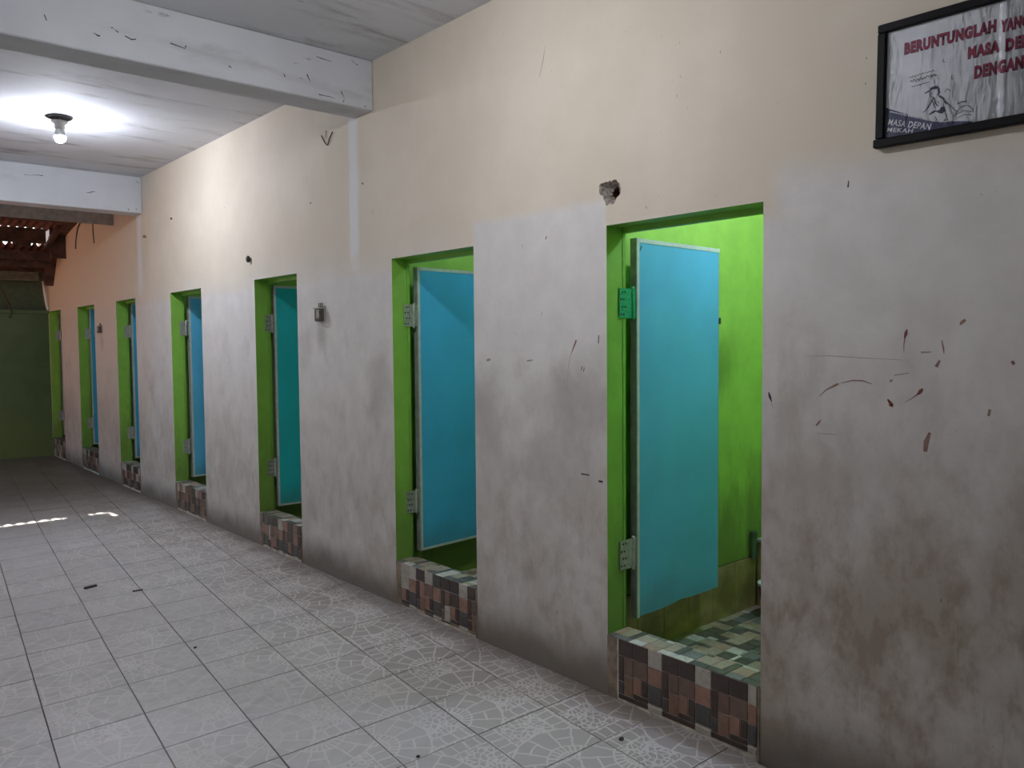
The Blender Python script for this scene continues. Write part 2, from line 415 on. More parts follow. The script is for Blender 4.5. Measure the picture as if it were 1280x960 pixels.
# ------------------------------------------------------------------ right wall with its openings
HY, HZ, HR = 2.345, 2.133, .085      # broken hole beside the first door head
openings = [(a, b, -.15, HEAD) for a, b in DOORS] + [(HY-HR, HY+HR, HZ-HR, HZ+HR)]
ys = sorted({-1.6, 13.0, *[v for o in openings for v in o[:2]], *[v*.75 for v in range(-1, 17)]})
zs = sorted({-.15, .6, 1.2, HEAD, HZ-HR, HZ+HR, 2.6, 3.32})
wm = MB()
def inside(y, z): return any(a < y < b and c < z < d for a, b, c, d in openings)
for i in range(len(ys)-1):
    for j in range(len(zs)-1):
        y0, y1, z0, z1 = ys[i], ys[i+1], zs[j], zs[j+1]
        if inside((y0+y1)/2, (z0+z1)/2): continue
        wm.poly([(0, y0, z0), (0, y0, z1), (0, y1, z1), (0, y1, z0)])
        wm.poly([(WT, y0, z0), (WT, y1, z0), (WT, y1, z1), (WT, y0, z1)], 1)
for k, (a, b, c, d) in enumerate(openings):
    mi = 1 if k < 7 else 0
    wm.poly([(0, b, c), (0, b, d), (WT, b, d), (WT, b, c)], mi)
    wm.poly([(0, a, c), (WT, a, c), (WT, a, d), (0, a, d)], mi)
    wm.poly([(0, a, d), (WT, a, d), (WT, b, d), (0, b, d)], mi)
    if k == 7: wm.poly([(0, a, c), (0, b, c), (WT, b, c), (WT, a, c)], mi)
wall_right = struct(wm.build('wall_right', [M['wall'], M['green'], M['inner']]), 'long cream and grey plastered wall with a row of green doorways, worn and soiled', 'wall')

# broken plaster crater in that wall
def hole():
    n = 32; ring = []
    def rad(k, base, amp, seed):
        rnd = random.Random(seed*97+k); return base*(1+rnd.uniform(-amp, amp))
    sq = []; outer = []; in1 = []; in2 = []; back = []
    for k in range(n):
        t = 2*math.pi*k/n; cx, cz = math.cos(t), math.sin(t)
        s = HR/max(abs(cx), abs(cz)); sq.append((0, HY-cx*s, HZ+cz*s))
        ro = .052*(1 + .22*math.cos(t-.35) + .16*math.cos(2*t+.9) + .12*math.sin(3*t))*random.uniform(.88, 1.1)
        if .6 < t < .95: ro *= 1.12
        if 3.9 < t < 4.6: ro *= 1.18
        outer.append((0, HY-cx*ro, HZ+cz*ro))
        in1.append((.022 + random.uniform(-.008, .008), HY-cx*ro*.72 - .002, HZ+cz*ro*.72))
        ri = .021*random.uniform(.75, 1.25); in2.append((.045, HY-.006-cx*ri, HZ-.002+cz*ri*1.15))
        back.append((.0985, HY-.006-cx*ri*.9, HZ-.002+cz*ri))
    rim = MB(); cr = MB()
    for k in range(n):
        j = (k+1) % n
        rim.poly([sq[k], sq[j], outer[j], outer[k]])
        cr.poly([outer[k], outer[j], in1[j], in1[k]]); cr.poly([in1[k], in1[j], in2[j], in2[k]]); cr.poly([in2[k], in2[j], back[j], back[k]], 1)
    cr.poly(back[::-1], 1)
    rim.build('hole_surround', M['wall'], wall_right)
    o = cr.build('broken_plaster', [M['rubble'], M['holedark']], wall_right, weld=True)
    o['label'] = 'ragged crater of grey crumbled mortar around a dark hole'
M['rubble'] = plain('crumbled_mortar', (.36, .32, .28), .95, var=.5, scale=70, bump=1.0)
M['holedark'] = plain('reddish_dark_brick', (.10, .035, .022), .95)
hole()

# scuffs and paint smears on the wall, each its own thin mark: points are (y, z)
M['redmark'] = plain('red_brown_smear', (.17, .045, .03), .6, var=.3, scale=150)
M['brownmark'] = plain('brown_smear', (.26, .165, .125), .7, var=.2, scale=150)
M['darkmark'] = plain('black_scuff', (.03, .028, .026), .6)
M['greymark'] = plain('faint_grey_scratch', (.30, .265, .235), .7)
def mark(pts, w, mat, lab=None):
    P = [(-p[0], p[1]) for p in pts]; mb = MB()
    mb.ribbon(P, w, .0006)
    mb.v = [(-z, -x, y) for x, y, z in mb.v]      # lay it on the wall face
    o = mb.build('scuff_mark', mat, wall_right)
    if lab: o['label'] = lab
    return o
mark([(1.108, 1.535), (1.111, 1.522), (1.115, 1.506)], [.004, .010, .004], M['redmark'], 'red brown smear'); mark([(1.114, 1.508), (1.117, 1.485), (1.116, 1.462)], [.004, .0025, .001], M['brownmark'])
mark([(1.058, 1.353), (1.064, 1.345), (1.074, 1.334)], [.005, .012, .004], M['redmark'], 'red brown smear'); mark([(1.072, 1.336), (1.09, 1.322), (1.112, 1.308)], [.005, .003, .001], M['brownmark'])
mark([(1.165, 1.316), (1.158, 1.307), (1.147, 1.297)], [.004, .010, .006], M['redmark'], 'red brown smear'); mark([(1.16, 1.299), (1.148, 1.295)], [.006, .009], M['redmark'])
mark([(1.395, 1.315), (1.37, 1.338), (1.335, 1.356), (1.325, 1.360)], [.002, .004, .008, .003], M['brownmark'])
mark([(1.318, 1.362), (1.28, 1.372), (1.245, 1.372), (1.215, 1.362)], [.002, .004, .004, .002], M['brownmark'])
mark([(1.405, 1.215), (1.395, 1.226), (1.388, 1.236)], [.006, .009, .003], M['brownmark']); mark([(1.10, 1.40), (1.145, 1.392)][::-1], .003, M['greymark'])
mark([(1.585, 1.322), (1.580, 1.306), (1.573, 1.288)], [.004, .011, .003], M['darkmark'], 'black scuff')
mark([(1.575, 1.285), (1.566, 1.265)], [.003, .001], M['greymark']); mark([(1.30, 2.02), (1.302, 1.998)], [.003, .006], M['darkmark'])
mark([(1.005, 1.50), (1.0, 1.475), (.998, 1.46)], [.003, .005, .002], M['brownmark']); mark([(1.01, 1.44), (1.02, 1.42)], [.006, .010], M['brownmark']); mark([(1.035, 1.465), (1.065, 1.464)], [.003, .006], M['greymark'])
mark([(1.035, 1.22), (1.045, 1.19), (1.048, 1.16)], [.008, .016, .012], M['brownmark']); mark([(1.15, 1.378), (1.158, 1.372)], [.004, .007], M['brownmark'])
mark([(1.44, 1.45), (1.36, 1.452), (1.27, 1.447), (1.12, 1.44)], [.001, .002, .002, .001], M['greymark']); mark([(.815, 1.44), (.81, 1.43)], .008, M['redmark']); mark([(.87, 1.30), (.873, 1.28)], .007, M['brownmark'])
mark([(.94, 1.56), (.95, 1.552), (.955, 1.545)], [.008, .010, .003], M['brownmark']); mark([(1.40, 1.19), (1.33, 1.19)], .002, M['greymark'])
mark([(2.535, 1.515), (2.548, 1.49), (2.567, 1.455)], [.008, .007, .003], M['redmark'], 'red brown smear'); mark([(2.567, 1.455), (2.585, 1.40), (2.595, 1.30)], [.003, .002, .001], M['greymark'])
mark([(2.50, 1.40), (2.506, 1.382)], .004, M['darkmark']); mark([(2.487, 1.395), (2.492, 1.376)], .004, M['darkmark']); mark([(2.40, 1.535), (2.403, 1.50)], .005, M['darkmark'])
mark([(2.51, .925), (2.46, .925)], .006, M['darkmark']); mark([(2.405, .905), (2.38, .905)], .009, M['darkmark']); mark([(3.16, 1.42), (3.13, 1.425)], .012, M['greymark']); mark([(2.86, 1.42), (2.82, 1.425)], .007, M['greymark'])
mark([(2.72, 1.99), (2.728, 1.975)], .005, M['darkmark']); mark([(1.64, 2.72), (1.63, 2.715)], .010, M['darkmark'])
mark([(4.32, 2.47), (4.305, 2.465)], .011, M['darkmark']); mark([(4.98, 2.44), (4.965, 2.44)], .011, M['darkmark'])
mark([(2.72, 2.84), (2.735, 2.78), (2.76, 2.71)], [.001, .004, .002], M['greymark']); mark([(5.42, 1.79), (5.42, 1.76)], .008, M['darkmark']); mark([(5.30, 1.79), (5.30, 1.77)], .008, M['darkmark'])
mark([(7.65, 2.66), (7.60, 2.655)], .02, M['darkmark']); mark([(8.44, 2.58), (8.36, 2.575), (8.33, 2.56)], [.02, .03, .012], M['brownmark'])

# other walls, ceiling, beams
b = MB().box((-3.4, -1.6, -.2), (-3.3, 9.3, 3.3)); struct(b.build('wall_left', M['plaster']), 'plain plastered wall on the far side of the passage', 'wall')
b = MB().box((-3.4, -1.7, -.2), (1.75, -1.6, 3.3)); struct(b.build('wall_back', M['plaster']), 'plain plastered wall behind the viewer', 'wall')
b = MB().box((-3.4, -1.6, CEIL), (-.001, 8.65, 3.28)); struct(b.build('ceiling', M['ceil']), 'off-white painted ceiling with grey streaks and mould spots', 'ceiling')
def beam(y0, y1, zb, label):
    o = MB().box((-3.299, y0, zb), (-.001, y1, CEIL-.001)).build('ceiling_beam', M['beam'], bevel=.006)
    return struct(o, label, 'beam')
beam(4.179, 4.40, 2.868, 'nearer whitewashed ceiling beam, scratched and spotted')
beam(8.43, 8.648, 2.803, 'second whitewashed ceiling beam, beyond the lit bulb')
o = MB().box((-3.299, 9.40, 2.80), (-.002, 9.43, 3.02)).build('trim_1', M['board']); struct(o, 'grey brown board hanging just behind the second beam', 'board')

# dark spots and scratches on the beams (each lies on the front face): (beam y, x, z)
for yb, pts in ((4.1788, [[(-1.70, 2.99), (-1.69, 2.965)], [(-1.42, 3.0), (-1.39, 2.985)], [(-1.36, 2.975), (-1.33, 2.965), (-1.31, 2.972)], [(-1.15, 2.99), (-1.08, 2.98), (-1.075, 2.995)], [(-.86, 2.945), (-.845, 2.935)], [(-.56, 2.965), (-.55, 2.95)], [(-.42, 2.99), (-.40, 2.955)], [(-.21, 2.94), (-.19, 2.90), (-.20, 2.88)], [(-.35, 2.895), (-.25, 2.89)], [(-1.5, 2.955), (-1.47, 2.95)], [(-.14, 3.13), (-.10, 3.11)], [(-.36, 3.10), (-.27, 3.09)], [(-1.9, 3.05), (-1.78, 3.06)], [(-.06, 2.885), (-.05, 2.88)]]),
               (8.4298, [[(-1.0, 3.05), (-.85, 3.06)], [(-.5, 2.95), (-.42, 2.965)], [(-.06, 2.86), (-.05, 2.83)], [(-.13, 2.84), (-.125, 2.82)], [(-.05, 3.11), (-.02, 3.09)]])):
    par = [o for o in C.objects if o.name.startswith('ceiling_beam') and abs(sum(v.co.y for v in o.data.vertices)/len(o.data.vertices) - yb) < .2][0]
    for p in pts:
        p = [(q[0], q[1]) for q in p]; a_, b_ = p[0], p[-1]
        if len(p) == 2: p = [a_, ((a_[0]*2+b_[0])/3, (a_[1]*2+b_[1])/3 + random.uniform(-.006, .006)), ((a_[0]+b_[0]*2)/3, (a_[1]+b_[1]*2)/3 + random.uniform(-.006, .006)), b_]
        mb = MB(); mb.ribbon(p, [random.uniform(.001, .008) for _ in p], 0); mb.v = [(x, yb-.0004, y) for x, y, z in mb.v]
        mb.build('scuff_mark', M['darkmark'], par)

# end wall: green lower wall, ledge, darker upper boards, ribbed sheet
e = empty('wall_end'); struct(e, 'dark green wall closing the far end of the passage', 'wall')
EY = 12.52
MB().box((-3.3, EY, -.2), (-.001, EY+.1, 1.965)).build('lower_wall', M['endgreen'], e)
MB().box((-3.3, EY-.03, 1.965), (-.001, EY+.16, 2.01)).build('ledge', M['endgreen'], e)
MB().box((-3.3, EY+.12, 2.01), (-.001, EY+.16, 2.575)).build('upper_board', M['endupper'], e)
for k in range(4):
    MB().box((-3.3, EY-.04 - .004*(k % 2), 2.40 + k*.03), (-.11, EY, 2.425 + k*.03)).build('rib', M['fascia'], e)
mb = MB().tube([(-.06, EY-.04, 2.40), (-.055, EY-.045, 2.34), (-.035, EY-.05, 2.13), (-.022, EY-.05, 2.05), (-.012, EY-.06, 2.01)], .018, 8)
o = tag(mb.build('drain_pipe', M['trim'], smooth=True), 'thin pale pipe running down the corner above the end wall ledge', 'pipe')

# stalls: partitions, rear wall, ceilings, floors
XR = 1.62
b = MB().box((XR, -1.6, -.2), (XR+.1, 13, 3.3)); struct(b.build('wall_rear', M['inner']), 'green wall at the back of the toilet stalls', 'wall')
b = MB().box((WT+.001, -1.6, 2.9), (XR-.001, 13, 3.0)); struct(b.build('ceiling_stalls', M['ceil']), 'flat ceiling over the stalls', 'ceiling')
parts = []
for i, (a, bb) in enumerate(DOORS[:6]):
    y0 = bb + .14
    o = MB().box((WT+.001, y0, -.1), (XR-.001, y0+.09, 2.899)).build('wall_partition', M['inner']); parts.append(o)
    struct(o, ['green stall partition seen beyond the open door of the nearest doorway', 'green partition beyond the second doorway', 'green partition beyond the third doorway', 'green partition beyond the fourth doorway', 'green partition beyond the fifth doorway', 'green partition beyond the sixth doorway'][i], 'wall')
b = MB().box((WT+.001, .72, -.1), (XR-.001, .81, 2.899)); struct(b.build('wall_partition', M['inner']), 'green partition on the near side of the first stall, hidden from the passage', 'wall')
b = MB().box((WT+.001, 12.9, -.1), (XR-.001, 12.99, 2.899)); struct(b.build('wall_partition', M['inner']), 'green partition beyond the last doorway', 'wall')

# ------------------------------------------------------------------ mosaic work
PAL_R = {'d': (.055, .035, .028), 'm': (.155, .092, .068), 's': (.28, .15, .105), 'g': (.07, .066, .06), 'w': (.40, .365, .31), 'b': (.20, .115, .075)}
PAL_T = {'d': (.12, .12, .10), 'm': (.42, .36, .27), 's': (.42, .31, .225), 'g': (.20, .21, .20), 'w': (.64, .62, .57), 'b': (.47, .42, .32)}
def piece_mat(name, c):
    m = Mat(name, .35, spec=.45); geo = m.nt.nodes.new('ShaderNodeNewGeometry').outputs['Position']; n = m.noise(geo, 40, 4, .6); n2 = m.noise(geo, 5, 4)
    cc = m.mix(n.st(.3, .7), tuple(k*.8 for k in c), tuple(min(1, k*1.2) for k in c))
    cc = m.mix(m.rnd()*.35, cc, tuple(k*.72 for k in c)); cc = m.mix(n2.st(.5, .7)*.25, cc, (.10, .08, .06))
    m.col(cc); m.bump(n, .15, .002); return m.mat
MR = {k: piece_mat('riser_mosaic_'+k, c) for k, c in PAL_R.items()}
MT = {k: piece_mat('tread_mosaic_'+k, c) for k, c in PAL_T.items()}
MODULE = [(0, .078, 0, .070, 'd'), (0, .078, .070, .143, 'm'), (0, .046, .143, .213, 's'), (.046, .078, .143, .213, 'd'), (0, .078, .213, .235, 'd'),
          (.078, .152, 0, .075, 'w'), (.078, .152, .075, .148, 's'), (.078, .152, .148, .228, 'g'), (.078, .152, .228, .235, 'w'),
          (.152, .235, 0, .070, 'd'), (.152, .184, .070, .180, 'd'), (.152, .184, .180, .235, 'g'), (.184, .235, .070, .150, 'm'), (.184, .235, .150, .235, 'b')]
MP = .235
cache = {}
def mosaic_mesh(w, h, mat):
    key = (round(w, 4), round(h, 4), mat.name)
    if key in cache: return cache[key]
    g, t, c = .0016, .004, .0012; mb = MB()
    o = [(g, g), (w-g, g), (w-g, h-g), (g, h-g)]; i = [(g+c, g+c), (w-g-c, g+c), (w-g-c, h-g-c), (g+c, h-g-c)]
    mb.poly([(*p, t) for p in i])
    for j in range(4):
        n = (j+1) % 4; mb.poly([(*o[j], t-c), (*o[n], t-c), (*i[n], t), (*i[j], t)]); mb.poly([(*o[j], 0), (*o[n], 0), (*o[n], t-c), (*o[j], t-c)])
    me = bpy.data.meshes.new('mosaic_piece'); me.from_pydata(mb.v, [], mb.f); me.materials.append(mat); cache[key] = me; return me
def mosaic(parent, name, org, ud, vd, W, H, mats, u_off=0.0, v_off=0.0, turn=False, alt=False, skip=None, mirror=False):
    """lays clipped modules over a W x H field; local u along ud, v along vd, pieces rise along ud x vd"""
    org, ud, vd = Vector(org), Vector(ud), Vector(vd); nd = ud.cross(vd)
    rnd = random.Random(int(W*1000)+int(org.y*77)); n = 0
    for mu in range(-1, int(W/MP)+2):
        for mv in range(-1, int(H/MP)+2):
            for (a, b_, c, d, k) in MODULE:
                if turn: a, b_, c, d = c, d, a, b_
                U0, U1, V0, V1 = a+mu*MP+u_off, b_+mu*MP+u_off, c+mv*MP+v_off, d+mv*MP+v_off
                if alt and rnd.random() < .4: k = rnd.choice('dmsgwwbd')
                U0, U1, V0, V1 = max(U0, 0), min(U1, W), max(V0, 0), min(V1, H)
                if U1-U0 < .009 or V1-V0 < .009: continue
                if mirror: U0, U1 = W-U1, W-U0
                p = org + ud*U0 + vd*V0
                if skip and skip(org + ud*(U0+U1)/2 + vd*(V0+V1)/2): continue
                o = link(name, mosaic_mesh(U1-U0, V1-V0, mats[k]), parent); n += 1
                L = Matrix(((ud.x, vd.x, nd.x, p.x), (ud.y, vd.y, nd.y, p.y), (ud.z, vd.z, nd.z, p.z), (0, 0, 0, 1)))
                o.matrix_local = L
    return n

ORD = ['nearest', 'second', 'third', 'fourth', 'fifth', 'sixth', 'last']
for i, (a, bb) in enumerate(DOORS):
    s = sill(i); zb = zf(a) - .01
    # masonry of the step, a plain box under a layer of grout
    mb = MB().box((-.003, a+.0005, zb), (.131, bb-.0005, s-.006), 0)
    mb.box((-.0035, a+.012, zb), (-.003, bb-.0585, s-.006), 1)
    st_ = mb.build('trim_%d' % (i+2), [M['cement'], M['grout']])
    struct(st_, 'mosaic tiled step in the %s green doorway%s' % (ORD[i], ' from the viewer' if i == 0 else ''), 'step')
    W = bb - .058 - a - .010; H = s - .004 - zf((a+bb)/2) - .012
    # riser: u runs from the far jamb toward the near one, v runs down; pieces face the passage
    if True:
        off = [.085-.235 + .0, .0, -.05, -.1, 0, -.08, -.03][i]
        mosaic(st_, 'mosaic_piece', (-.0035, bb-.058-W, s-.004), (0, 1, 0), (0, 0, -1), W, H, MR, mirror=True, u_off=off - (.0 if i else -.005), alt=i > 0)
    # tread
    if i < 5:
        mosaic(st_, 'tread_piece', (-.006, a+.002, s-.006), (1, 0, 0), (0, 1, 0), .137, bb-a-.004, MT, v_off=-.03*i, u_off=-.03, turn=True, alt=True)

# stall floors: slab plus mosaic in the first (seen) stalls
for i in range(7):
    y0 = .81 if i == 0 else DOORS[i-1][1]+.23; y1 = DOORS[i][1]+.14 if i < 6 else 12.9
    o = MB().box((.132, y0+.001, -.1), (XR-.001, y1-.001, .040)).build('floor_stall', M['grout'])
    struct(o, 'low %s stall floor behind its step' % ORD[i], 'floor')
    if i == 0:
        mosaic(o, 'mosaic_piece', (.135, 1.30, .040), (1, 0, 0), (0, 1, 0), 1.27, y1-.005-1.30, MT, turn=False, alt=True, u_off=-.02, v_off=-.1,
               skip=lambda p: p.y < 1.28 + (p.x-.13)*.55 or p.x > 1.385)
    elif i == 1:
        mosaic(o, 'mosaic_piece', (.135, 3.25, .040), (1, 0, 0), (0, 1, 0), .75, .85, MT, alt=True, u_off=-.1)

# ochre dado tiles on the first partition, with its mortar bed
y0 = DOORS[0][1] + .14
mb = MB().box((.135, y0-.006, .041), (1.36, y0, .325)); mb.build('dado_bed', M['dadogrout'], parts[0])
x = .15
while x < 1.34:
    x1 = min(x+.20, 1.357)
    MB().box((x+.0015, y0-.011, .043), (x1-.0015, y0-.006, .322)).build('dado_tile', M['dado'], parts[0], bevel=.0015); x = x1
# tiled water tub at the back of the first stall, pipe put in for a dark corner groove, bucket
tub = empty('water_tub', (1.49, 1.75, .04)); tag(tub, 'ochre tiled water tub filling the back of the nearest stall', 'tub')
def T(a, b, name, mat, **k): return MB().box(a, b).build(name, mat, tub, origin=(1.49, 1.75, .04), **k)
T((1.362, 1.3, .0405), (1.40, y0-.012, .40), 'front_wall', M['dado']); T((1.40, 1.3, .0405), (XR-.002, 1.34, .40), 'side_wall', M['dado'])
T((1.40, y0-.05, .0405), (XR-.002, y0-.012, .40), 'side_wall', M['dado']); T((1.40, 1.34, .0405), (XR-.002, y0-.05, .08), 'tub_bottom', M['dado'])
T((1.352, 1.3, .401), (1.405, y0-.012, .42), 'rim', M['trim'], bevel=.004)
pipe = MB().lathe([(.017, 0), (.017, .12), (.021, .122), (.021, .145), (.014, .15)], (1.30, y0-.028, .3235), 10)
pp = tag(pipe.build('water_pipe', M['pipegreen'] if 'pipegreen' in M else M['endupper'], smooth=False), 'short dark green pipe in the back corner of the nearest stall', 'pipe')
bk = empty('bucket', (1.26, 2.31, .044)); tag(bk, 'small dark bucket with a pale rim in the nearest stall', 'bucket')
MB().lathe([(.065, 0), (.085, .17), (.082, .17), (.063, .006)], (0, 0, 0), 18).build('body', M['darkwood'], bk, smooth=True)
MB().lathe([(.086, .166), (.092, .17), (.092, .182), (.082, .182)], (0, 0, 0), 18).build('rim', M['trim'], bk)

# ------------------------------------------------------------------ doors
LEAFCOL = ['blue1', 'blue2', 'blue3', 'blue4', 'blue2', 'blue2', 'blue2']
DESC = ['wide open turquoise door leaf in the nearest green doorway, with its upper hinge painted green', 'open bright blue door leaf in the second green doorway, shadow slanting across its top',
        'open teal door leaf in the third green doorway, in shade', 'open light blue door leaf in the fourth green doorway', 'sliver of blue door leaf in the fifth green doorway', 'sliver of dull blue door leaf in the sixth doorway, under the peach coat', 'dark door leaf in the last doorway against the end wall']
HX = [.187, .170, .145, .158, .145, .125, .130]
ANG = [2.5, 5.0, -3.0, 6.0, 3.0, 3.0, 0.0]
def hinge(parent, hx, zc, mat, big):
    """butt hinge: one plate on the jamb lip, one on the leaf edge, barrel between; local to the hinge axis"""
    mb = MB(); h = .064; pa = -(hx-.076); pb = -(hx-.1185); bx = max(pb+.010, -.030)
    mb.box((pa, -.0015, zc-h), (bx, .0022, zc+h)); mb.box((-.004, .002, zc-h), (-.0005, .031, zc+h))
    mb.obox((bx, -.001, zc-h), (-.0022-bx, .005, 0), (-.0005, .003, 0), (0, 0, 2*h))
    hb = mb.build('hinge', mat, parent)
    MB().lathe([(.0065, -h-.010), (.0075, -h+.002), (.0075, h-.002), (.0065, h+.010)], (bx+.004, -.001, zc), 10).build('barrel', mat, hb, smooth=True)
    if big:
        sc = MB()
        for k in range(4):
            zz = zc-.048+k*.032
            for xx in (pa+.008, pa+.026): sc.box((xx-.004+.010*(k % 2), -.0025, zz-.004), (xx+.004+.010*(k % 2), -.0014, zz+.004))
            sc.box((-.0055, .010+.009*(k % 2), zz-.004), (-.0038, .017+.009*(k % 2), zz+.004))
        q = sc.build('screws', M['screw'], hb); q['kind'] = 'stuff'
    return hb
for i, (a, bb) in enumerate(DOORS):
    s = sill(i); d = empty('door_%d' % (i+1), (HX[i], bb-.005, s)); struct(d, DESC[i], 'door')
    th = math.radians(ANG[i]); H = 1.957 - .272; w = .66
    # timber post of the frame, fixed behind the far jamb
    pm = MB().box((WT+.0005, bb-.0025, s+.0005), (.1185, bb+.04, 2.03)); pm.box((WT+.0005, a-.05, 1.972), (.126, bb+.04, 2.055))
    pm.build('frame', M['green_post'], d, origin=(HX[i], bb-.005, s))
    z0 = .022; z1 = z0 + H; t = .034
    mb = MB()
    nx, nz = 6, 12
    # panel with a slightly ragged foot on the first door
    foot = [z0+.002]*9
    if i == 0: foot = [z0+.004, z0+.003, z0+.002, z0+.004, z0+.012, z0+.006, z0+.004, z0+.002, z0+.004]
    xs = [.004 + (w-.008)*k/8 for k in range(9)]
    for y_, flip in ((.0015, False), (t-.0015, True)):
        for k in range(8):
            q = [(xs[k], y_, foot[k]), (xs[k+1], y_, foot[k+1]), (xs[k+1], y_, z1-.004), (xs[k], y_, z1-.004)]
            mb.poly(q[::-1] if flip else q)
    for k in range(8): mb.poly([(xs[k], .0015, foot[k]), (xs[k], t-.0015, foot[k]), (xs[k+1], t-.0015, foot[k+1]), (xs[k+1], .0015, foot[k+1])])
    mb.poly([(xs[0], .0015, z1-.004), (xs[8], .0015, z1-.004), (xs[8], t-.0015, z1-.004), (xs[0], t-.0015, z1-.004)])
    mb.poly([(xs[8], .0015, foot[8]), (xs[8], t-.0015, foot[8]), (xs[8], t-.0015, z1-.004), (xs[8], .0015, z1-.004)])
    mb.poly([(xs[0], .0015, foot[0]), (xs[0], .0015, z1-.004), (xs[0], t-.0015, z1-.004), (xs[0], t-.0015, foot[0])])
    leaf = mb.build('leaf', M[LEAFCOL[i]], d); leaf.rotation_euler = (0, 0, th)
    e1 = MB().box((0, 0, z0), (.0035, t, z1)); e1.build('edge_channel', M['edge'], leaf)
    MB().box((.0035, -.001, z0), (.020, .001, z1)).build('edge_trim', M['trim'], leaf)
    MB().box((.0035, t-.001, z0), (.020, t+.001, z1)).build('edge_trim', M['trim'], leaf)
    MB().box((.004, -.001, z1-.018), (w, t+.001, z1)).build('edge_trim', M['trim'], leaf)
    if i: MB().box((.004, -.001, z0), (w, t+.001, z0+.014)).build('edge_trim', M['trim'], leaf); MB().box((w-.014, -.001, z0+.014), (w, t+.001, z1-.018)).build('edge_trim', M['trim'], leaf)
    else:
        MB().box((w-.004, .001, z0+.02), (w-.0005, t-.001, z1-.02)).build('edge_channel', M['edge'], leaf)
        MB().box((w-.006, -.006, 1.605-s-.016), (w+.008, -.0012, 1.605-s+.016)).build('latch', M['screw'], leaf, bevel=.002)
        MB().poly([(.022, -.0004, z1-.055), (.030, -.0004, z1-.052), (.040, -.0004, z1-.030), (.033, -.0004, z1-.032)]).build('scratch', M['darkmark'], leaf)
    hinge(d, HX[i], 1.672-s, M['greensteel'] if i == 0 else M['steel'], i < 3)
    hinge(d, HX[i], .575-s, M['steel'], i < 3)
    if i == 0: d.children[2]['label'] = 'green painted upper hinge'

# ------------------------------------------------------------------ lamps
def bulb(loc, ztop, L, label, dark_disc=True, group=None, colr=BULB_COL):
    r = empty('light_bulb', (loc[0], loc[1], loc[2])); tag(r, label, 'light bulb', group)
    drop = ztop - loc[2]
    if dark_disc: MB().lathe([(.082, drop-.0125), (.085, drop-.009), (.085, drop-.001)], (0, 0, 0), 24).build('ceiling_rose', M['black'], r)  # flat black disc put in for the dark ellipse above the holder
    MB().tube([(0, 0, .118), (.002, 0, (.118+drop)/2), (0, 0, drop-.004)], .003, 6).build('cord', M['white'], r)
    MB().lathe([(.026, .060), (.033, .064), (.034, .096), (.055, .108), (.056, .118), (.008, .122)], (0, 0, 0), 18).build('holder', M['white'], r, smooth=True)
    MB().lathe([(.0388, .0095), (.0385, .020), (.034, .036), (.024, .056), (.020, .062)], (0, 0, 0), 16).build('neck', M['white'], r, smooth=True)
    pr = [(.038*math.cos(t), .002+.038*math.sin(t)) for t in [math.radians(q) for q in (-88, -70, -52, -35, -18, -3, 11)]]
    MB().lathe(pr, (0, 0, 0), 14).build('globe', emit('bulb_glow', L, colr), r, smooth=True)
    return r
bulb((-1.11, 6.60, 3.005), CEIL, BULB2_L, 'lit white bulb hanging under the ceiling between the two beams', colr=BULB2_COL)
bulb((-1.38, 2.45, 2.95), CEIL, BULB_L, 'lit bulb of the nearest bay, above the picture', dark_disc=True)
for i, L in STALL_L.items():
    a, bb = DOORS[i-1]
    bulb((.90, (a+bb)/2 - (.28 if i == 1 else .25), 2.66), 2.9, L, 'bulb inside the %s stall, hidden behind its door head' % ORD[i-1], dark_disc=False, colr=STALL_COL)

# ------------------------------------------------------------------ roof over the far end
roof = empty('roof'); struct(roof, 'dark rusty corrugated roof on timber over the far end of the passage', 'roof')
def sheet(y0, z0, y1, z1, x0, x1, amp, name, ny=2):
    mb = MB(); n = int((x1-x0)/.0112)
    for k in range(n):
        xa, xb = x0+(x1-x0)*k/n, x0+(x1-x0)*(k+1)/n
        ha, hb = amp*math.sin(2*math.pi*xa/.0895), amp*math.sin(2*math.pi*xb/.0895)
        mb.poly([(xa, y0, z0+ha), (xb, y0, z0+hb), (xb, y1, z1+hb), (xa, y1, z1+ha)])
    return mb.build(name, M['rust'], roof, smooth=True, weld=True)
xs = [-3.4, -2.5, -1.7, -.9, -.30]
for k in range(4): sheet(11.50, 2.780, 13.10, 2.51, xs[k]+.0, xs[k+1] + (.03 if k < 3 else .28), .025, 'corrugated_sheet').location.z = -.001*(k % 2)
for k in range(4): sheet(8.60, 3.42, 11.52, 2.965, xs[k], xs[k+1] + (.03 if k < 3 else .299), .017, 'corrugated_sheet').location.z = .002*(k % 2)
MB().box((-3.4, 11.44, 2.785), (-.222, 11.475, 2.966)).build('purlin', M['purple'] if 'purple' in M else M['darkwood'], roof)
MB().box((-3.4, 10.6, 2.95), (-.14, 10.66, 3.07)).build('purlin', M['darkwood'], roof)
MB().box((-3.4, 11.62, 2.60), (-.12, 11.66, 2.70)).build('purlin', M['darkwood'], roof)
MB().box((-3.4, 12.2, 2.50), (-.04, 12.25, 2.60)).build('purlin', M['darkwood'], roof)
MB().box((-3.4, 11.75, 2.52), (-.10, 11.80, 2.595)).build('purlin', M['darkwood'], roof)
MB().box((-.175, 11.45, 2.62), (-.001, 11.49, 3.02)).build('end_board', M['darkwood'], roof)  # board added to keep stray sun off the wall
m1 = MB(); m1.obox((-.10, 10.85, 2.99), (.098, 0, 0), (0, 1.05, -.16), (0, .0, .10)); m1.build('rafter', M['darkwood'], roof)
m1 = MB(); m1.obox((-.10, 11.88, 2.72), (.098, 0, 0), (0, .30, -.40), (0, .12, .10)); m1.build('rafter', M['darkwood'], roof)
